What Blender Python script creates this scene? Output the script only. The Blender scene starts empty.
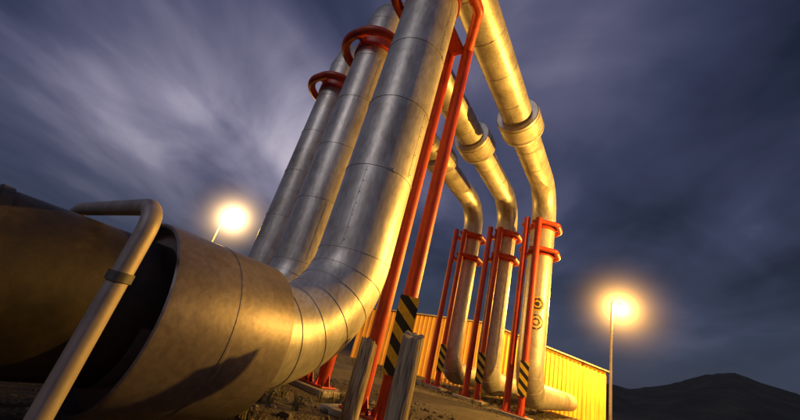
import bpy, math, random
from mathutils import Vector, Matrix, noise
random.seed(7)
sc=bpy.context.scene
sc.view_settings.view_transform='Standard'
try: sc.view_settings.look='None'
except: pass
sc.view_settings.exposure=0
col=sc.collection

# ------------------------------------------------------------ node helper
def newmat(name):
    m=bpy.data.materials.new(name); m.use_nodes=True
    nt=m.node_tree; b=nt.nodes['Principled BSDF']
    return m,nt,b
def N(nt,t,**k):
    n=nt.nodes.new(t)
    for a,v in k.items():
        setattr(n,a,v)
    return n
def ramp(nt,stops):
    r=nt.nodes.new('ShaderNodeValToRGB')
    e=r.color_ramp.elements
    while len(e)<len(stops): e.new(0.5)
    for i,(p,c) in enumerate(stops):
        e[i].position=p; e[i].color=(c[0],c[1],c[2],1)
    return r

def metal(name,c1,c2,c3,rough=0.38,metallic=0.75,scale=1.0,stretch=(1,1,.25),grime=0.0):
    m,nt,b=newmat(name); L=nt.links
    tc=N(nt,'ShaderNodeTexCoord')
    mp=N(nt,'ShaderNodeMapping'); mp.inputs['Scale'].default_value=stretch
    L.new(tc.outputs['Object'],mp.inputs['Vector'])
    n1=N(nt,'ShaderNodeTexNoise'); n1.inputs['Scale'].default_value=2.2*scale; n1.inputs['Detail'].default_value=8; n1.inputs['Roughness'].default_value=.65
    L.new(mp.outputs[0],n1.inputs['Vector'])
    r=ramp(nt,[(0.3,c3),(0.48,c1),(0.72,c2)])
    L.new(n1.outputs['Fac'],r.inputs[0])
    n2=N(nt,'ShaderNodeTexNoise'); n2.inputs['Scale'].default_value=22; n2.inputs['Detail'].default_value=6
    L.new(mp.outputs[0],n2.inputs['Vector'])
    r2=ramp(nt,[(0.35,(.72,.72,.72)),(0.65,(1,1,1))]); L.new(n2.outputs['Fac'],r2.inputs[0])
    mx=N(nt,'ShaderNodeMix',data_type='RGBA',blend_type='MULTIPLY'); mx.inputs[0].default_value=.8
    L.new(r.outputs[0],mx.inputs[6]); L.new(r2.outputs[0],mx.inputs[7])
    last=mx.outputs[2]
    if grime:
        g=N(nt,'ShaderNodeTexNoise'); g.inputs['Scale'].default_value=1.1; g.inputs['Detail'].default_value=10; g.inputs['Roughness'].default_value=.75; g.inputs['Distortion'].default_value=1.0
        L.new(tc.outputs['Object'],g.inputs['Vector'])
        gr=ramp(nt,[(.48,(1,1,1)),(.66,(.45,.36,.27))]); L.new(g.outputs['Fac'],gr.inputs[0])
        m2=N(nt,'ShaderNodeMix',data_type='RGBA',blend_type='MULTIPLY'); m2.inputs[0].default_value=grime
        L.new(last,m2.inputs[6]); L.new(gr.outputs[0],m2.inputs[7]); last=m2.outputs[2]
    L.new(last,b.inputs['Base Color'])
    mr=N(nt,'ShaderNodeMapRange'); mr.inputs['To Min'].default_value=rough-.1; mr.inputs['To Max'].default_value=rough+.22
    L.new(n1.outputs['Fac'],mr.inputs[0]); L.new(mr.outputs[0],b.inputs['Roughness'])
    b.inputs['Metallic'].default_value=metallic
    n3=N(nt,'ShaderNodeTexNoise'); n3.inputs['Scale'].default_value=5; n3.inputs['Detail'].default_value=5
    L.new(tc.outputs['Object'],n3.inputs['Vector'])
    bp=N(nt,'ShaderNodeBump'); bp.inputs['Strength'].default_value=.15; bp.inputs['Distance'].default_value=.03
    L.new(n3.outputs['Fac'],bp.inputs['Height']); L.new(bp.outputs[0],b.inputs['Normal'])
    return m
M_clad=metal('aluminium_cladding',(.60,.59,.56),(.70,.69,.66),(.44,.42,.38),.38,.5,grime=.5)
M_cladh=metal('weathered_shaded_cladding',(.024,.018,.013),(.055,.04,.026),(.009,.008,.007),.5,.2,stretch=(1,1,1),grime=.8)  # weathered brown, with the incoming pipe's shade darkened into the base colour
M_sleeve=metal('sleeve_cladding',(.19,.17,.19),(.235,.21,.225),(.135,.12,.135),.40,.45,scale=.6,stretch=(1,1,1),grime=.4)
M_galv=metal('galvanised_tube',(.30,.27,.275),(.37,.33,.33),(.19,.165,.17),.5,.4,grime=.5)
M_red=metal('red_paint',(.56,.055,.018),(.64,.08,.024),(.32,.03,.012),.40,.0,grime=.55)
M_dark=metal('dark_steel',(.08,.08,.08),(.12,.12,.12),(.04,.03,.03),.5,.5)

def stripes(name,ax,freq):
    m,nt,b=newmat(name); L=nt.links
    tc=N(nt,'ShaderNodeTexCoord'); sp=N(nt,'ShaderNodeSeparateXYZ'); L.new(tc.outputs['UV'],sp.inputs[0])
    a=N(nt,'ShaderNodeMath',operation='MULTIPLY_ADD'); L.new(sp.outputs['X'],a.inputs[0]); a.inputs[1].default_value=ax; L.new(sp.outputs['Y'],a.inputs[2])
    f=N(nt,'ShaderNodeMath',operation='MULTIPLY'); L.new(a.outputs[0],f.inputs[0]); f.inputs[1].default_value=freq
    fr=N(nt,'ShaderNodeMath',operation='FRACT'); L.new(f.outputs[0],fr.inputs[0])
    g=N(nt,'ShaderNodeMath',operation='GREATER_THAN'); L.new(fr.outputs[0],g.inputs[0]); g.inputs[1].default_value=.5
    nz=N(nt,'ShaderNodeTexNoise'); nz.inputs['Scale'].default_value=14; nz.inputs['Detail'].default_value=6
    r=ramp(nt,[(.35,(.45,.42,.4)),(.6,(1,1,1))]); L.new(nz.outputs['Fac'],r.inputs[0])
    mx=N(nt,'ShaderNodeMix',data_type='RGBA'); L.new(g.outputs[0],mx.inputs[0]); mx.inputs[6].default_value=(.015,.015,.015,1); mx.inputs[7].default_value=(.78,.55,.03,1)
    m2=N(nt,'ShaderNodeMix',data_type='RGBA',blend_type='MULTIPLY'); m2.inputs[0].default_value=.6; L.new(mx.outputs[2],m2.inputs[6]); L.new(r.outputs[0],m2.inputs[7])
    L.new(m2.outputs[2],b.inputs['Base Color']); b.inputs['Roughness'].default_value=.5
    return m
M_haz=stripes('hazard_stripes',.9,3.0)

def sticker(name,c1,c2):
    m,nt,b=newmat(name); L=nt.links
    tc=N(nt,'ShaderNodeTexCoord')
    mp=N(nt,'ShaderNodeMapping'); mp.inputs['Location'].default_value=(-.5,-.5,0); L.new(tc.outputs['UV'],mp.inputs[0])
    ln=N(nt,'ShaderNodeVectorMath',operation='LENGTH'); L.new(mp.outputs[0],ln.inputs[0])
    nz=N(nt,'ShaderNodeTexNoise'); nz.inputs['Scale'].default_value=7; nz.inputs['Detail'].default_value=2; L.new(tc.outputs['UV'],nz.inputs[0])
    ad=N(nt,'ShaderNodeMath',operation='MULTIPLY_ADD'); L.new(nz.outputs['Fac'],ad.inputs[0]); ad.inputs[1].default_value=.22; L.new(ln.outputs['Value'],ad.inputs[2])
    r=ramp(nt,[(0,c1),(.27,c2),(.37,c1),(.52,c2)]); r.color_ramp.interpolation='CONSTANT'
    L.new(ad.outputs[0],r.inputs[0]); L.new(r.outputs[0],b.inputs['Base Color']); b.inputs['Roughness'].default_value=.5
    return m
M_st1=sticker('sticker_a',(.03,.03,.03),(.6,.42,.1)); M_st2=sticker('sticker_b',(.6,.5,.3),(.04,.03,.03))

def wood():
    m,nt,b=newmat('weathered_wood'); L=nt.links
    tc=N(nt,'ShaderNodeTexCoord'); mp=N(nt,'ShaderNodeMapping'); mp.inputs['Scale'].default_value=(14,14,1.2); L.new(tc.outputs['Object'],mp.inputs[0])
    n=N(nt,'ShaderNodeTexNoise'); n.inputs['Scale'].default_value=2.2; n.inputs['Detail'].default_value=9; n.inputs['Distortion'].default_value=1.2; L.new(mp.outputs[0],n.inputs[0])
    r=ramp(nt,[(.32,(.08,.06,.04)),(.5,(.27,.22,.16)),(.7,(.42,.36,.28))]); L.new(n.outputs['Fac'],r.inputs[0]); L.new(r.outputs[0],b.inputs['Base Color'])
    b.inputs['Roughness'].default_value=.9
    bp=N(nt,'ShaderNodeBump'); bp.inputs['Strength'].default_value=.8; bp.inputs['Distance'].default_value=.02; L.new(n.outputs['Fac'],bp.inputs['Height']); L.new(bp.outputs[0],b.inputs['Normal'])
    return m
M_wood=wood()
def rocky(name,cols,s1,s2,bump=.6,dist=.05):
    m,nt,b=newmat(name); L=nt.links
    tc=N(nt,'ShaderNodeTexCoord')
    n=N(nt,'ShaderNodeTexNoise'); n.inputs['Scale'].default_value=s1; n.inputs['Detail'].default_value=10; n.inputs['Roughness'].default_value=.7; L.new(tc.outputs['Object'],n.inputs[0])
    v=N(nt,'ShaderNodeTexVoronoi'); v.inputs['Scale'].default_value=s2; L.new(tc.outputs['Object'],v.inputs['Vector'])
    r=ramp(nt,[(.3,cols[0]),(.5,cols[1]),(.7,cols[2])]); L.new(n.outputs['Fac'],r.inputs[0])
    r2=ramp(nt,[(0,(.5,.5,.5)),(.5,(1,1,1))]); L.new(v.outputs['Distance'],r2.inputs[0])
    mx=N(nt,'ShaderNodeMix',data_type='RGBA',blend_type='MULTIPLY'); mx.inputs[0].default_value=.6; L.new(r.outputs[0],mx.inputs[6]); L.new(r2.outputs[0],mx.inputs[7])
    L.new(mx.outputs[2],b.inputs['Base Color']); b.inputs['Roughness'].default_value=.92
    ad=N(nt,'ShaderNodeMath',operation='ADD'); L.new(v.outputs['Distance'],ad.inputs[0]); L.new(n.outputs['Fac'],ad.inputs[1])
    bp=N(nt,'ShaderNodeBump'); bp.inputs['Strength'].default_value=bump; bp.inputs['Distance'].default_value=dist; L.new(ad.outputs[0],bp.inputs['Height']); L.new(bp.outputs[0],b.inputs['Normal'])
    return m
M_ground=rocky('gravelly_soil',[(.02,.017,.013),(.05,.04,.032),(.10,.08,.06)],1.3,26)
M_road=rocky('gravel_road',[(.03,.027,.023),(.055,.048,.04),(.10,.085,.07)],2.5,40,.6,.03)
M_stone=rocky('stone',[(.04,.033,.026),(.08,.07,.058),(.14,.12,.10)],6,30,.4,.01)
M_conc=rocky('concrete',[(.2,.19,.17),(.3,.28,.26),(.38,.36,.33)],3,60,.2,.005)
M_hill=rocky('hill_scrub',[(.012,.014,.01),(.03,.032,.02),(.06,.055,.035)],.02,.05,.3,2)

# ------------------------------------------------------------ mesh helpers
def addmesh(name,vs,fs,mat,parent=None,smooth=True,uv=None,sharp=35):
    me=bpy.data.meshes.new(name); me.from_pydata([tuple(v) for v in vs],[],fs); me.update()
    if smooth:
        me.polygons.foreach_set('use_smooth',[True]*len(me.polygons))
        try: me.set_sharp_from_angle(angle=math.radians(sharp))
        except Exception as e: pass
    if uv:
        l=me.uv_layers.new(name='UVMap')
        for p in me.polygons:
            for li in p.loop_indices: l.data[li].uv=uv[me.loops[li].vertex_index]
    ob=bpy.data.objects.new(name,me); col.objects.link(ob)
    if mat: me.materials.append(mat)
    if parent: ob.parent=parent
    return ob
def empty(name):
    e=bpy.data.objects.new(name,None); e.empty_display_size=.3; col.objects.link(e); return e

def fillet(pts,r,n=24):
    pts=[Vector(p) for p in pts]; out=[pts[0]]
    rs=r if isinstance(r,(list,tuple)) else [r]*(len(pts)-2)
    for i in range(1,len(pts)-1):
        a,b,c=pts[i-1],pts[i],pts[i+1]; rr=rs[i-1]
        d1=(a-b).normalized(); d2=(c-b).normalized()
        ang=d1.angle(d2); t=rr/math.tan(ang/2)
        p1=b+d1*t; p2=b+d2*t; bis=(d1+d2).normalized(); cen=b+bis*(rr/math.sin(ang/2))
        v1=p1-cen; v2=p2-cen; tot=v1.angle(v2); ax=v1.cross(v2).normalized()
        for k in range(n+1):
            out.append(cen+Matrix.Rotation(tot*k/n,3,ax)@v1)
    out.append(pts[-1]); return out

def sweep(name,path,rad,mat,parent=None,sides=40,cap=True,bands=None):
    path=[Vector(p) for p in path]
    L=[0]
    for i in range(1,len(path)): L.append(L[-1]+(path[i]-path[i-1]).length)
    samples=[(s,0.0) for s in L]
    if bands:
        for b,w,h in bands:
            samples=[q for q in samples if abs(q[0]-b)>w*.5+.012 or q[1]>0]
            samples+= [(b-w/2-.002,0),(b-w/2,h),(b+w/2,h),(b+w/2+.002,0)]
        samples=[q for q in samples if 0<=q[0]<=L[-1]]
        samples.sort(key=lambda q:q[0])
    def at(s):
        for i in range(1,len(L)):
            if s<=L[i]+1e-9:
                t=(s-L[i-1])/max(1e-9,L[i]-L[i-1]); return path[i-1].lerp(path[i],t)
        return path[-1]
    def tan(s):
        a=at(max(0,s-.02)); b=at(min(L[-1],s+.02)); return (b-a).normalized()
    vs=[];fs=[]
    T=tan(samples[0][0]); ref=Vector((0,0,1)) if abs(T.z)<.9 else Vector((1,0,0))
    U=T.cross(ref).normalized()
    for k,(s,h) in enumerate(samples):
        T2=tan(s); q=T.rotation_difference(T2); U=(q@U).normalized(); U=(U-T2*U.dot(T2)).normalized(); T=T2; V=T.cross(U)
        c=at(s); r=(rad(s) if callable(rad) else rad)+h
        for j in range(sides):
            a=2*math.pi*j/sides; vs.append(c+U*math.cos(a)*r+V*math.sin(a)*r)
    n=len(samples)
    for k in range(n-1):
        for j in range(sides):
            j2=(j+1)%sides; fs.append((k*sides+j,k*sides+j2,(k+1)*sides+j2,(k+1)*sides+j))
    if cap:
        fs.append(tuple(range(sides-1,-1,-1))); fs.append(tuple((n-1)*sides+j for j in range(sides)))
    return addmesh(name,vs,fs,mat,parent)

def lathe(name,o,ax,prof,mat,parent=None,sides=64,sharp=30):
    o=Vector(o); ax=Vector(ax).normalized(); ref=Vector((0,0,1)) if abs(ax.z)<.9 else Vector((1,0,0))
    U=ax.cross(ref).normalized(); V=ax.cross(U); vs=[];fs=[]
    for s,r in prof:
        for j in range(sides):
            a=2*math.pi*j/sides; vs.append(o+ax*s+(U*math.cos(a)+V*math.sin(a))*r)
    for k in range(len(prof)-1):
        for j in range(sides):
            j2=(j+1)%sides; fs.append((k*sides+j,k*sides+j2,(k+1)*sides+j2,(k+1)*sides+j))
    return addmesh(name,vs,fs,mat,parent,sharp=sharp)

def box(name,c,sx,sy,sz,mat,parent=None,rotz=0,bev=.01,axes=None):
    c=Vector(c)
    if axes is None: axes=(Vector((math.cos(rotz),math.sin(rotz),0)),Vector((-math.sin(rotz),math.cos(rotz),0)),Vector((0,0,1)))
    vs=[];uv=[]
    for z in(-.5,.5):
        for y in(-.5,.5):
            for x in(-.5,.5):
                vs.append(c+axes[0]*x*sx+axes[1]*y*sy+axes[2]*z*sz); uv.append((x*sx+.5,z*sz+.5))
    fs=[(0,2,3,1),(4,5,7,6),(0,1,5,4),(2,6,7,3),(0,4,6,2),(1,3,7,5)]
    ob=addmesh(name,vs,fs,mat,parent,smooth=False,uv=uv)
    if bev:
        md=ob.modifiers.new('bev','BEVEL'); md.width=bev; md.segments=2
    return ob

# ------------------------------------------------------------ layout
CAMZ=1.0
u=Vector((.597,.802,0)).normalized(); n=Vector((-u.y,u.x,0))
UP=Vector((0,0,1))
P1=Vector((-.43,4.6,0)); Q1=Vector((6.35,13.7,0))
near=[P1, P1+n*1.95+u*.8, P1+n*3.9+u*1.55]
far =[Q1, Q1+n*1.95+u*1.1, Q1+n*3.9+u*1.5]
ZL=.8; ZT=9.3; R=.5

def seams(name,a,b,k,par,base_dir,rnd):
    """lengthwise lap joints with rivet heads: one per cladding sheet between two straps"""
    a=Vector(a); b=Vector(b); d=(b-a).normalized(); Lq=(b-a).length/k
    e1=(base_dir-d*base_dir.dot(d)).normalized(); e2=d.cross(e1)
    vs=[];fs=[]
    def bx(c,ax,sz):
        i=len(vs)
        for z in(-.5,.5):
            for y in(-.5,.5):
                for x in(-.5,.5): vs.append(c+ax[0]*x*sz[0]+ax[1]*y*sz[1]+ax[2]*z*sz[2])
        for f in [(0,2,3,1),(4,5,7,6),(0,1,5,4),(2,6,7,3),(0,4,6,2),(1,3,7,5)]: fs.append(tuple(i+q for q in f))
    for q in range(k):
        an=rnd.uniform(-.7,.7)+(0.6 if q%2 else -.6)
        rd=e1*math.cos(an)+e2*math.sin(an); tg=d.cross(rd)
        c=a+d*Lq*(q+.5)+rd*(R+.0005)
        bx(c,(d,tg,rd),(Lq-.09,.022,.007))
        m=int(Lq/.17)
        for w in range(m): bx(a+d*(Lq*q+.1+w*.17)+rd*(R+.004)+tg*.022,(d,tg,rd),(.012,.012,.012))
        if q<k-1:
            r2=e1*math.cos(an+.8)+e2*math.sin(an+.8)
            bx(a+d*Lq*(q+1)+r2*(R+.010),(d,d.cross(r2),r2),(.05,.06,.012))
    addmesh(name,vs,fs,M_clad,par,smooth=False)
rnd=random.Random(11)
for i in range(3):
    A=near[i]; B=far[i]
    par=empty('insulated_pipeline')
    L0=9.0
    inc=[A-u*(L0)+UP*ZL, A-u*1.25+UP*ZL]
    ln=L0-1.25
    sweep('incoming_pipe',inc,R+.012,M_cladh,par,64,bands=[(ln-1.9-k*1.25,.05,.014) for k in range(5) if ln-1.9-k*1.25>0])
    pts=[A-u*1.28+UP*ZL, A+UP*ZL, A+UP*ZT, B+UP*ZT, B+UP*ZL, B+u*12+UP*ZL]
    rb=[1.2,1.15,1.35,1.1]
    path=fillet(pts,rb,36)
    bands=[]
    def elbow(s0,r,k=5):
        for q in range(k+1): bands.append((s0+ (math.pi/2*r)*q/k,.022,.006))
    s=.08; elbow(s,rb[0],6); s+=math.pi/2*rb[0]
    vert=ZT-ZL-rb[0]-rb[1]
    for q in range(1,5): bands.append((s+vert*q/5,.036,.008))
    s+=vert; elbow(s,rb[1]); s+=math.pi/2*rb[1]
    span=(B-A).length-rb[1]-rb[2]
    for q in range(1,7): bands.append((s+span*q/7,.036,.008))
    s+=span; elbow(s,rb[2],4); s+=math.pi/2*rb[2]
    vert2=ZT-ZL-rb[2]-rb[3]
    for q in range(1,5): bands.append((s+vert2*q/5,.036,.008))
    s+=vert2; elbow(s,rb[3],4)
    sweep('loop_pipe',path,R,M_clad,par,72,bands=bands)
    d=(B-A).normalized()
    seams('lap_seams_rise',A+UP*(ZL+rb[0]),A+UP*(ZT-rb[1]),5,par,(-n-u*.7).normalized(),rnd)
    seams('lap_seams_span',A+d*rb[1]+UP*ZT,B-d*rb[2]+UP*ZT,7,par,(-n-UP).normalized(),rnd)
    seams('lap_seams_drop',B+UP*(ZL+rb[3]),B+UP*(ZT-rb[2]),5,par,(-n-u).normalized(),rnd)
    prof=[(0,.51),(0.10,.51),(.10,.63),(0.0,.66),(-.01,.675),(0,.69),(.03,.695),(.5,.695),(.505,.699),(.53,.699),(.535,.695),(1.05,.695),(1.08,.685),(1.08,.5)]
    lathe('expansion_sleeve',A-u*2.30+UP*(ZL-.02),u,prof,M_sleeve,par)
    sc0=A+d*5.75+UP*ZT
    prof=[(0,.5),(0,.68),(.02,.71),(.12,.72),(.13,.735),(.18,.735),(.19,.72),(.78,.72),(.79,.735),(.84,.735),(.85,.72),(.93,.71),(1.12,.505)]
    lathe('overhead_collar',sc0,d,prof,M_clad,par)
    for s_ in (3.6,7.2):
        c=A-u*s_
        box('saddle_plinth',c+UP*.12,.45,1.0,.24,M_conc,par,rotz=math.atan2(u.y,u.x),bev=.02)
        box('saddle_web',c+UP*.27,.08,.7,.10,M_dark,par,rotz=math.atan2(u.y,u.x))
    if i==0:
        cdir=(-B.normalized())
        for kk,(zz,mt) in enumerate(((4.05,M_st1),(3.35,M_st2))):
            vs=[];uvs=[];fs=[];K=20
            a0=math.atan2(cdir.y,cdir.x)
            for a in range(K+1):
                for b_ in range(K+1):
                    x=(a/K-.5); y=(b_/K-.5); an=a0+x*1.1+.12
                    vs.append(B+Vector((math.cos(an)*(R+.012),math.sin(an)*(R+.012),zz+y*.55))); uvs.append((x+.5,y+.5))
            for a in range(K):
                for b_ in range(K):
                    if (a+.5-K/2)**2+(b_+.5-K/2)**2<(K/2+.2)**2: fs.append((a*(K+1)+b_,(a+1)*(K+1)+b_,(a+1)*(K+1)+b_+1,a*(K+1)+b_+1))
            addmesh('notice_%d'%kk,vs,fs,mt,par,uv=uvs)

def frame(P,w,m,c,zr,hw,spd,rr,tr,zs2=None,hazard=True):
    par=empty('pipe_guide_frame')
    w=w.normalized(); nn=n
    cA=P+w*m+nn*(c+spd); cB=P+w*m+nn*(c-spd)
    box('concrete_footing',P+w*m+nn*c+UP*.0,.75,1.25,.14,M_conc,par,rotz=math.atan2(u.y,u.x),bev=.02)
    for k,cc in enumerate((cA,cB)):
        sweep('column_%d'%k,[cc+UP*.075,cc+UP*(zr+.12)],rr,M_red,par,24)
        box('base_plate_%d'%k,cc+UP*.09,.42,.42,.03,M_red,par,rotz=math.atan2(u.y,u.x))
        for ax_ in (-1,1):
            for ay_ in (-1,1):
                lathe('anchor_bolt',cc+u*ax_*.16+nn*ay_*.16+UP*.10,UP,[(0,.026),(.05,.026),(.05,.014),(.09,.014),(.09,.001)],M_dark,par,6)
        for dd in (u,nn,-u,-nn):
            sd=Vector((-dd.y,dd.x,0))*.008
            q=[cc+dd*rr*.9+UP*.10,cc+dd*.2+UP*.10,cc+dd*rr*.9+UP*.33]
            addmesh('gusset',[x-sd for x in q]+[x+sd for x in q],[(0,2,1),(3,4,5),(0,1,4,3),(1,2,5,4),(2,0,3,5)],M_red,par,smooth=False)
    for zr_ in [zr]+([zs2] if zs2 else []):
        pts=[cA+UP*zr_, P+w*.5+nn*hw+UP*zr_, P-w*hw*1.0+nn*hw+UP*zr_, P-w*hw*1.0-nn*hw+UP*zr_, P+w*.5-nn*hw+UP*zr_, cB+UP*zr_]
        sweep('guide_hoop',fillet(pts,[.18,hw*.85,hw*.85,.18],14),tr,M_red,par,20)
        lathe('clamp_band',P+UP*(zr_-.14),UP,[(0,R-.01),(0,R+.035),(.28,R+.035),(.28,R-.01)],M_red,par)
        for dd in (nn,-nn,-w):
            box('lug',P+dd*(R+(hw-R)*.5+.02)+UP*zr_,(hw-R)+.06,.10,.16,M_red,par,rotz=math.atan2(dd.y,dd.x))
        box('cross_plate',P+w*((m+R)/2+.0)+nn*c*.5+UP*zr_,m-R,.30,.10,M_red,par,rotz=math.atan2(w.y,w.x))
    if hazard:
        f=(-cB).normalized(); sd=Vector((-f.y,f.x,0))
        box('hazard_plate',cB+f*(rr+.02)+UP*1.25,.30,.02,1.15,M_haz,par,axes=(sd,f,UP),bev=0)
    return par
for i in range(3):
    frame(near[i],u,1.3,0,7.3,.74,.22,.12,.105,None,hazard=(i==0))
for i in range(3):
    frame(far[i],-u,.95,.22,7.45,.70,.24,.125,.09,6.25,hazard=True)

# ------------------------------------------------------------ guard tube straddling the near pipe
g=empty('pipe_guard_rail')
ga=Vector((-1.35,1.96,0)); gb=ga+n*1.55
sweep('hoop',fillet([ga,ga+UP*1.42,gb+UP*1.42,gb],.17,14),.052,M_galv,g,28)
box('foot',ga+UP*.01,.22,.22,.02,M_galv,g)
box('foot_b',gb+UP*.01,.22,.22,.02,M_galv,g)
lathe('clip',ga+UP*.975,UP,[(0,.05),(0,.062),(.05,.062),(.05,.05)],M_dark,g,28)

# ------------------------------------------------------------ wooden posts
def post(p,r,h,sd):
    vs=[];fs=[];S=28;K=14
    for k in range(K+1):
        z=h*k/K
        for j in range(S):
            a=2*math.pi*j/S
            rr=r*(1+.05*noise.noise(Vector((math.cos(a)*2+sd,math.sin(a)*2,z*.8)))+.05*noise.noise(Vector((math.cos(a)*9,math.sin(a)*9+sd,z*.6))))
            zz=z+(.03*noise.noise(Vector((math.cos(a)*3,math.sin(a)*3,sd)))+.04*math.cos(a-sd) if k==K else 0)
            vs.append((math.cos(a)*rr,math.sin(a)*rr,zz))
    for k in range(K):
        for j in range(S):
            j2=(j+1)%S; fs.append((k*S+j,k*S+j2,(k+1)*S+j2,(k+1)*S+j))
    vs.append((0,0,h-.01)); 
    for j in range(S): fs.append((K*S+j,K*S+(j+1)%S,len(vs)-1))
    ob=addmesh('wooden_post',vs,fs,M_wood,sharp=50); ob.location=p; return ob
post((.42,3.25,0),.095,1.17,1.3)
post((.06,4.3,0),.10,1.03,4.1)

# ------------------------------------------------------------ ground (polar sheet to the horizon)
vs=[];fs=[];A_=160
radii=[0.0]+[.6*1.07**k for k in range(130)]
radii=[r for r in radii if r<4000]
cx,cy=2.0,6.0
vs.append((cx,cy,0))
def gz(x,y):
    z=.05*noise.noise(Vector((x*.5,y*.5,0)))+.025*noise.noise(Vector((x*1.9,y*1.9,3)))
    return z-.02
for r in radii[1:]:
    for j in range(A_):
        a=2*math.pi*j/A_; x=cx+r*math.cos(a); y=cy+r*math.sin(a); vs.append((x,y,gz(x,y)))
for j in range(A_): fs.append((0,1+j,1+(j+1)%A_))
for k in range(len(radii)-2):
    for j in range(A_):
        j2=(j+1)%A_; fs.append((1+k*A_+j,1+(k+1)*A_+j,1+(k+1)*A_+j2,1+k*A_+j2))
addmesh('ground',vs,fs,M_ground)
mid=P1+u*6.0; vs=[];fs=[]
prof=[(-3.1,-.06),(-2.7,.05),(-1.3,.10),(0,.13),(1.3,.10),(2.7,.05),(3.1,-.06)]
K=100
for k in range(K+1):
    t=-60+120*k/K
    for a,z in prof:
        p=mid+n*t+u*a; vs.append((p.x,p.y,z+.012*noise.noise(Vector((p.x,p.y,9)))))
W=len(prof)
for k in range(K):
    for a in range(W-1): fs.append((k*W+a,k*W+a+1,(k+1)*W+a+1,(k+1)*W+a))
addmesh('road',vs,fs,M_road)

vs=[];fs=[]
def stone(c,s,rnd):
    b=len(vs); t=(1+5**.5)/2
    ico=[(-1,t,0),(1,t,0),(-1,-t,0),(1,-t,0),(0,-1,t),(0,1,t),(0,-1,-t),(0,1,-t),(t,0,-1),(t,0,1),(-t,0,-1),(-t,0,1)]
    f=[(0,11,5),(0,5,1),(0,1,7),(0,7,10),(0,10,11),(1,5,9),(5,11,4),(11,10,2),(10,7,6),(7,1,8),(3,9,4),(3,4,2),(3,2,6),(3,6,8),(3,8,9),(4,9,5),(2,4,11),(6,2,10),(8,6,7),(9,8,1)]
    rx=rnd.uniform(.6,1.2);ry=rnd.uniform(.6,1.2);rz=rnd.uniform(.35,.75); q=rnd.uniform(0,6.3)
    for x,y,z in ico:
        x*=rx*rnd.uniform(.75,1.2);y*=ry*rnd.uniform(.75,1.2);z*=rz*rnd.uniform(.75,1.2)
        vs.append((c[0]+s*.5*(x*math.cos(q)-y*math.sin(q)),c[1]+s*.5*(x*math.sin(q)+y*math.cos(q)),c[2]+s*.5*z))
    fs.extend([tuple(b+i for i in tt) for tt in f])
rnd=random.Random(3)
for k in range(12000):
    x=rnd.uniform(-5,12); y=rnd.uniform(1.5,18); s=.012+.05*rnd.random()**4
    stone((x,y,gz(x,y)+s*.15),s,rnd)
for k in range(3500):
    t=rnd.uniform(-9,9); a=rnd.choice((-1,1))*rnd.gauss(2.4,.6); p=mid+n*t+u*a; s=.015+.05*rnd.random()**3
    stone((p.x,p.y,.055+.02*(2.8-abs(a))+s*.1 if abs(a)<2.8 else gz(p.x,p.y)+s*.2),s,rnd)
for k in range(26):
    x=rnd.uniform(-2.5,1.5); y=rnd.uniform(4.5,8); s=rnd.uniform(.06,.15)
    stone((x,y,gz(x,y)+s*.15),s,rnd)
addmesh('gravel',vs,fs,M_stone,smooth=False)
M_gr,nt,b=newmat('dry_grass'); b.inputs['Base Color'].default_value=(.10,.085,.035,1); b.inputs['Roughness'].default_value=.8
vs=[];fs=[]
for k in range(620):
    x=rnd.uniform(-5,14); y=rnd.uniform(3,22)
    if abs((Vector((x,y,0))-mid).dot(u))<3.0: continue
    if noise.noise(Vector((x*.4,y*.4,5)))<-.1: continue
    z0=gz(x,y)
    for q in range(26):
        a=rnd.uniform(0,6.3); h=rnd.uniform(.08,.26); r=rnd.uniform(0,.12); bx=x+r*math.cos(a); by=y+r*math.sin(a)
        lean=h*rnd.uniform(.1,.7); wd=.006; i0=len(vs); px,py=-math.sin(a)*wd,math.cos(a)*wd
        vs+= [(bx-px,by-py,z0),(bx+px,by+py,z0),(bx+lean*.4*math.cos(a)+px*.7,by+lean*.4*math.sin(a)+py*.7,z0+h*.6),(bx+lean*.4*math.cos(a)-px*.7,by+lean*.4*math.sin(a)-py*.7,z0+h*.6),(bx+lean*math.cos(a),by+lean*math.sin(a),z0+h)]
        fs+= [(i0,i0+1,i0+2,i0+3),(i0+3,i0+2,i0+4)]
addmesh('grass',vs,fs,M_gr,smooth=False)

# ------------------------------------------------------------ hills
vs=[];fs=[];A_=720; RR=[350,390,430,475,520,570,620,680,740,880,1050]
TT=[0,.13,.28,.42,.55,.68,.8,.91,1,.9,.6]
def hill_el(az):
    e=3.2+2.2*noise.noise(Vector((az*.035,1.7,0)))+1.0*noise.noise(Vector((az*.12,4,0)))+.35*noise.noise(Vector((az*.5,9,0)))+.12*noise.noise(Vector((az*1.7,2,0)))
    e+=3.4*math.exp(-((az-50)/11)**2)+.4*math.exp(-((az-46)/3.5)**2)
    return max(.8,e)
for ri,r in enumerate(RR):
    for j in range(A_):
        az=j*360/A_; a=math.radians(90-az); 
        azs=az if az<180 else az-360
        t=TT[ri]
        h=r*math.tan(math.radians(hill_el(azs)))*t*(1 if ri<9 else .75)
        if 0<ri<8: h+=14*noise.noise(Vector((r*.012*math.cos(a),r*.012*math.sin(a),2)))*(1-t*.6)
        elif ri==0: h-=3
        vs.append((r*math.cos(a),r*math.sin(a),h))
for k in range(len(RR)-1):
    for j in range(A_):
        j2=(j+1)%A_; fs.append((k*A_+j,k*A_+j2,(k+1)*A_+j2,(k+1)*A_+j))
addmesh('hills',vs,fs,M_hill,sharp=180)

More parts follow.
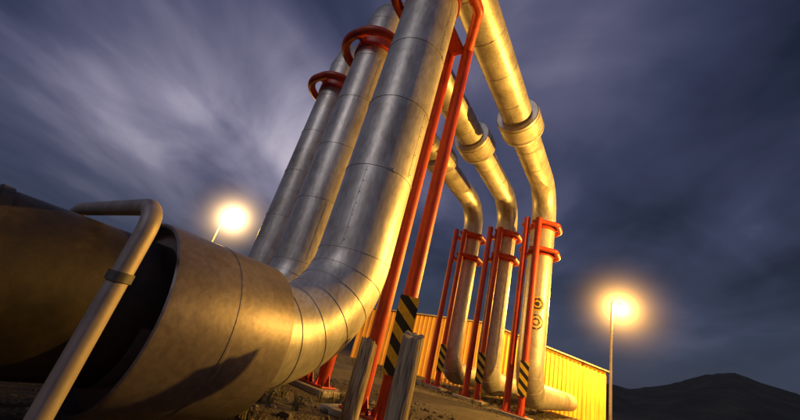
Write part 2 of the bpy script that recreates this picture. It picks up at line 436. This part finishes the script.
# ------------------------------------------------------------ shed
M_shed,nt,b=newmat('yellow_corrugated_sheet'); 
tc=N(nt,'ShaderNodeTexCoord'); nz=N(nt,'ShaderNodeTexNoise'); nz.inputs['Scale'].default_value=1.5; nz.inputs['Detail'].default_value=7
mpp=N(nt,'ShaderNodeMapping'); mpp.inputs['Scale'].default_value=(2,2,.4); nt.links.new(tc.outputs['Object'],mpp.inputs[0]); nt.links.new(mpp.outputs[0],nz.inputs[0])
r=ramp(nt,[(.3,(.56,.29,.04)),(.6,(.76,.42,.07))]); nt.links.new(nz.outputs['Fac'],r.inputs[0]); nt.links.new(r.outputs[0],b.inputs['Base Color']); b.inputs['Roughness'].default_value=.5
shed=empty('corrugated_shed')
S0=Vector((16.4,24.0,0)); wd=Vector((-1,.05,0)).normalized(); dp=Vector((.05,1,0)).normalized()
Wd=17.0; Dp=12.0; HE=3.2; HR=4.3
def corr_wall(name,o,d,nrm,length,topf):
    vs=[];fs=[];pitch=.28; st=[0,.25,.4,.6,.75]; of=[0,0,.07,.07,0]; pts=[]
    k=0
    while k*pitch<length:
        for s_,o_ in zip(st,of): pts.append((k*pitch+s_*pitch,o_))
        k+=1
    for s_,o_ in pts:
        s_=min(s_,length); p=o+d*s_+nrm*o_; vs.append((p.x,p.y,-.05)); vs.append((p.x,p.y,topf(s_)))
    for k in range(len(pts)-1): fs.append((2*k,2*k+2,2*k+3,2*k+1))
    return addmesh(name,vs,fs,M_shed,shed,smooth=False)
tf=lambda s: HE+(HR-HE)*(1-abs(s-Wd/2)/(Wd/2))
corr_wall('front_wall',S0,wd,-dp,Wd,tf)
corr_wall('side_wall',S0,dp,-wd,Dp,lambda s:HE)
corr_wall('side_wall_far',S0+wd*Wd,dp,wd,Dp,lambda s:HE)
corr_wall('back_wall',S0+dp*Dp,wd,dp,Wd,tf)
for sgn in (0,1):
    a=S0-wd*.25-dp*.25+UP*(HE+.02) if sgn==0 else S0+wd*(Wd+.25)-dp*.25+UP*(HE+.02)
    b_=S0+wd*Wd/2-dp*.25+UP*(HR+.03)
    vs=[a,b_,b_+dp*(Dp+.5),a+dp*(Dp+.5)]; vs+=[v+UP*.08 for v in vs]
    addmesh('roof_%d'%sgn,vs,[(0,1,2,3),(7,6,5,4),(0,4,5,1),(3,2,6,7),(0,3,7,4),(1,5,6,2)],M_galv,shed,smooth=False)
box('door',S0+wd*6.0-dp*.09+UP*1.05,1.0,.05,2.1,M_galv,shed,axes=(wd,dp,UP))

# ------------------------------------------------------------ street lamps
M_lens,nt,b=newmat('sodium_lens'); b.inputs['Base Color'].default_value=(1,.8,.5,1); b.inputs['Emission Color'].default_value=(1,.75,.3,1); b.inputs['Emission Strength'].default_value=60
def glare_mat(strength,colr,e=.0015):  # lamp glare painted as volume emission fading outward; nothing scatters
    m=bpy.data.materials.new('lamp_glare'); m.use_nodes=True; nt=m.node_tree; nt.nodes.clear(); L=nt.links
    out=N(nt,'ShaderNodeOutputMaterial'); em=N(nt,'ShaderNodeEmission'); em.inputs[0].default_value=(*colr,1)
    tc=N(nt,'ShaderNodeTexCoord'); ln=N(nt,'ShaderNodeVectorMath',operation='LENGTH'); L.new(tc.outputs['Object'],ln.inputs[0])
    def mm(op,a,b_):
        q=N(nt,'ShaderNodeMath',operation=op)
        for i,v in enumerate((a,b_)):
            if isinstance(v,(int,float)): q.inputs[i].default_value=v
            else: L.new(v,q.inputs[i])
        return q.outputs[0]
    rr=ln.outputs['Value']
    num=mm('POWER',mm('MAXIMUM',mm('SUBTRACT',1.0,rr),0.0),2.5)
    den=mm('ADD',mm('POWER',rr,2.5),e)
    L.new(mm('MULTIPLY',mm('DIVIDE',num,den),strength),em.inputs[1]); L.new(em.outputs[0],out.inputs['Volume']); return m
def lamp(base,head,energy,glare=4.4,hs=.05,hc=(1,.48,.09)):
    par=empty('street_lamp'); base=Vector(base); head=Vector(head)
    top=Vector((base.x,base.y,head.z+.05))
    pth=fillet([base,top+UP*.12,head+UP*.16],.25,10)
    sweep('pole',pth,lambda s:.085-.004*s,M_galv,par,20)
    box('base_plate',base+UP*.02,.35,.35,.04,M_galv,par)
    dr=(head-top); dr.z=0; dr=dr.normalized() if dr.length>.01 else Vector((1,0,0))
    lathe('housing',head+UP*.22-dr*.05,-UP,[(0,.02),(.02,.10),(.10,.2),(.16,.24),(.17,.22)],M_dark,par,24)
    lathe('lens',head+UP*.05,-UP,[(0,.23),(.10,.24),(.22,.20),(.31,.10),(.34,.001)],M_lens,par,24)
    ld=bpy.data.lights.new('bulb','POINT'); ld.energy=energy; ld.color=(1,.50,.07); ld.shadow_soft_size=.14
    lo=bpy.data.objects.new('bulb',ld); lo.location=head-UP*.46; lo.parent=par; col.objects.link(lo)
    if glare:
        h=lathe('glare_volume',(0,0,-1),UP,[(1-math.cos(math.pi*k/24),math.sin(math.pi*k/24)+1e-5) for k in range(25)],glare_mat(hs,hc),par,32,sharp=180)  # glowing sphere added around the lamp head to imitate glare
        h.location=head-UP*.1; h.scale=(glare,)*3
    return par
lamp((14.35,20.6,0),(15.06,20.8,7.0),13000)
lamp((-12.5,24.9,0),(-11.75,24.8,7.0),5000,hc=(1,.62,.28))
lamp((13.3,6.9,0),(12.6,7.2,6.4),12500,glare=0)  # unseen lamp added out of frame for sodium light on near elbow and risers

# ------------------------------------------------------------ sun + world
sd=bpy.data.lights.new('sun','SUN'); sd.energy=.42; sd.angle=math.radians(14); sd.color=(1,.90,.90)
so=bpy.data.objects.new('sun',sd); col.objects.link(so)
sdir=Vector((-.55,-.65,.55)).normalized()
so.rotation_euler=sdir.to_track_quat('Z','Y').to_euler()
w=bpy.data.worlds.new('World'); sc.world=w; w.use_nodes=True; nt=w.node_tree; nt.nodes.clear(); L=nt.links
out=N(nt,'ShaderNodeOutputWorld'); bg=N(nt,'ShaderNodeBackground'); bg.inputs[1].default_value=1.0
sky=N(nt,'ShaderNodeTexSky',sky_type='NISHITA'); sky.sun_disc=False; sky.sun_elevation=math.radians(2); sky.sun_rotation=math.radians(220)
tc=N(nt,'ShaderNodeTexCoord'); sp=N(nt,'ShaderNodeSeparateXYZ'); L.new(tc.outputs['Generated'],sp.inputs[0])
def M(op,a,b=None,c=None,clamp=False):
    m=N(nt,'ShaderNodeMath',operation=op); m.use_clamp=clamp
    for i,v in enumerate((a,b,c)):
        if v is None: continue
        if isinstance(v,(int,float)): m.inputs[i].default_value=v
        else: L.new(v,m.inputs[i])
    return m.outputs[0]
zc=M('ADD',M('MAXIMUM',sp.outputs['Z'],0.0),.22)
px=M('DIVIDE',sp.outputs['X'],zc); py=M('DIVIDE',sp.outputs['Y'],zc)
cb=N(nt,'ShaderNodeCombineXYZ'); L.new(px,cb.inputs[0]); L.new(py,cb.inputs[1])
def streak(rot,sc_,scale,det,seed,dist=.3,rough=.5):
    mp0=N(nt,'ShaderNodeMapping'); mp0.inputs['Rotation'].default_value=(0,0,math.radians(rot)); L.new(cb.outputs[0],mp0.inputs[0])
    mp=N(nt,'ShaderNodeMapping'); mp.inputs['Scale'].default_value=sc_; mp.inputs['Location'].default_value=(seed,seed*.7,0); L.new(mp0.outputs[0],mp.inputs[0])
    nz=N(nt,'ShaderNodeTexNoise'); nz.inputs['Scale'].default_value=scale; nz.inputs['Detail'].default_value=det; nz.inputs['Distortion'].default_value=dist; nz.inputs['Roughness'].default_value=rough
    L.new(mp.outputs[0],nz.inputs[0]); return nz.outputs['Fac']
s1=streak(18,(1.2,.42,1),1.4,4.5,2.3,.5,.45)
s2=streak(10,(.9,.7,1),1.5,5,5.1,.9,.48)
s3=streak(14,(1.0,.6,1),2.6,5,11.3,.8,.5)
def glow(d,k):
    d=Vector(d).normalized()
    vm=N(nt,'ShaderNodeVectorMath',operation='DOT_PRODUCT'); L.new(tc.outputs['Generated'],vm.inputs[0]); vm.inputs[1].default_value=d
    return M('POWER',M('MAXIMUM',vm.outputs['Value'],0.0),k)
g1=glow((-.42,.74,.50),12); g2=glow((.40,.64,.64),16); g3=glow((-.69,.66,.29),30); g4=glow((.737,.563,.40),22); g5=glow((-.80,.42,.46),24); g6=glow((.586,.354,.73),14)
v=M('MULTIPLY_ADD',s1,.75,M('MULTIPLY',s2,.70))
v=M('ADD',v,M('MULTIPLY',s3,.34))
v=M('ADD',v,M('MULTIPLY',g1,.32)); v=M('ADD',v,M('MULTIPLY',g2,.22)); v=M('ADD',v,M('MULTIPLY',g3,.16))
v=M('SUBTRACT',v,M('MULTIPLY',g4,.06)); v=M('SUBTRACT',v,M('MULTIPLY',g5,.14)); v=M('SUBTRACT',v,M('MULTIPLY',g6,.15)); v=M('SUBTRACT',v,.55)
r=ramp(nt,[(.12,(.009,.012,.032)),(.34,(.036,.042,.092)),(.52,(.092,.092,.165)),(.72,(.225,.212,.31)),(.95,(.48,.44,.54))])
L.new(v,r.inputs[0])
hz=N(nt,'ShaderNodeMapRange'); hz.interpolation_type='SMOOTHSTEP'; L.new(sp.outputs['Z'],hz.inputs[0]); hz.inputs['From Min'].default_value=0.0; hz.inputs['From Max'].default_value=.38; hz.inputs['To Min'].default_value=0; hz.inputs['To Max'].default_value=1
mx=N(nt,'ShaderNodeMix',data_type='RGBA'); L.new(hz.outputs[0],mx.inputs[0]); mx.inputs[6].default_value=(.020,.032,.075,1); L.new(r.outputs[0],mx.inputs[7])
sk=N(nt,'ShaderNodeMix',data_type='RGBA',blend_type='ADD'); sk.inputs[0].default_value=.01; L.new(mx.outputs[2],sk.inputs[6]); L.new(sky.outputs[0],sk.inputs[7])
L.new(sk.outputs[2],bg.inputs[0]); L.new(bg.outputs[0],out.inputs[0])

# ------------------------------------------------------------ camera
cd=bpy.data.cameras.new('camera'); cam=bpy.data.objects.new('camera',cd); col.objects.link(cam); sc.camera=cam
cd.sensor_width=36; cd.lens=340/800*36; cd.clip_end=6000; cd.clip_start=.05
th=math.radians(22.1); ro=math.radians(15.2)
R0=Vector((1,0,0)); U0=Vector((0,-math.sin(th),math.cos(th))); F0=Vector((0,math.cos(th),math.sin(th)))
rc=R0*math.cos(ro)+U0*math.sin(ro); uc=-R0*math.sin(ro)+U0*math.cos(ro)
mt=Matrix((rc,uc,-F0)).transposed().to_4x4(); mt.translation=Vector((0,0,CAMZ)); cam.matrix_world=mt
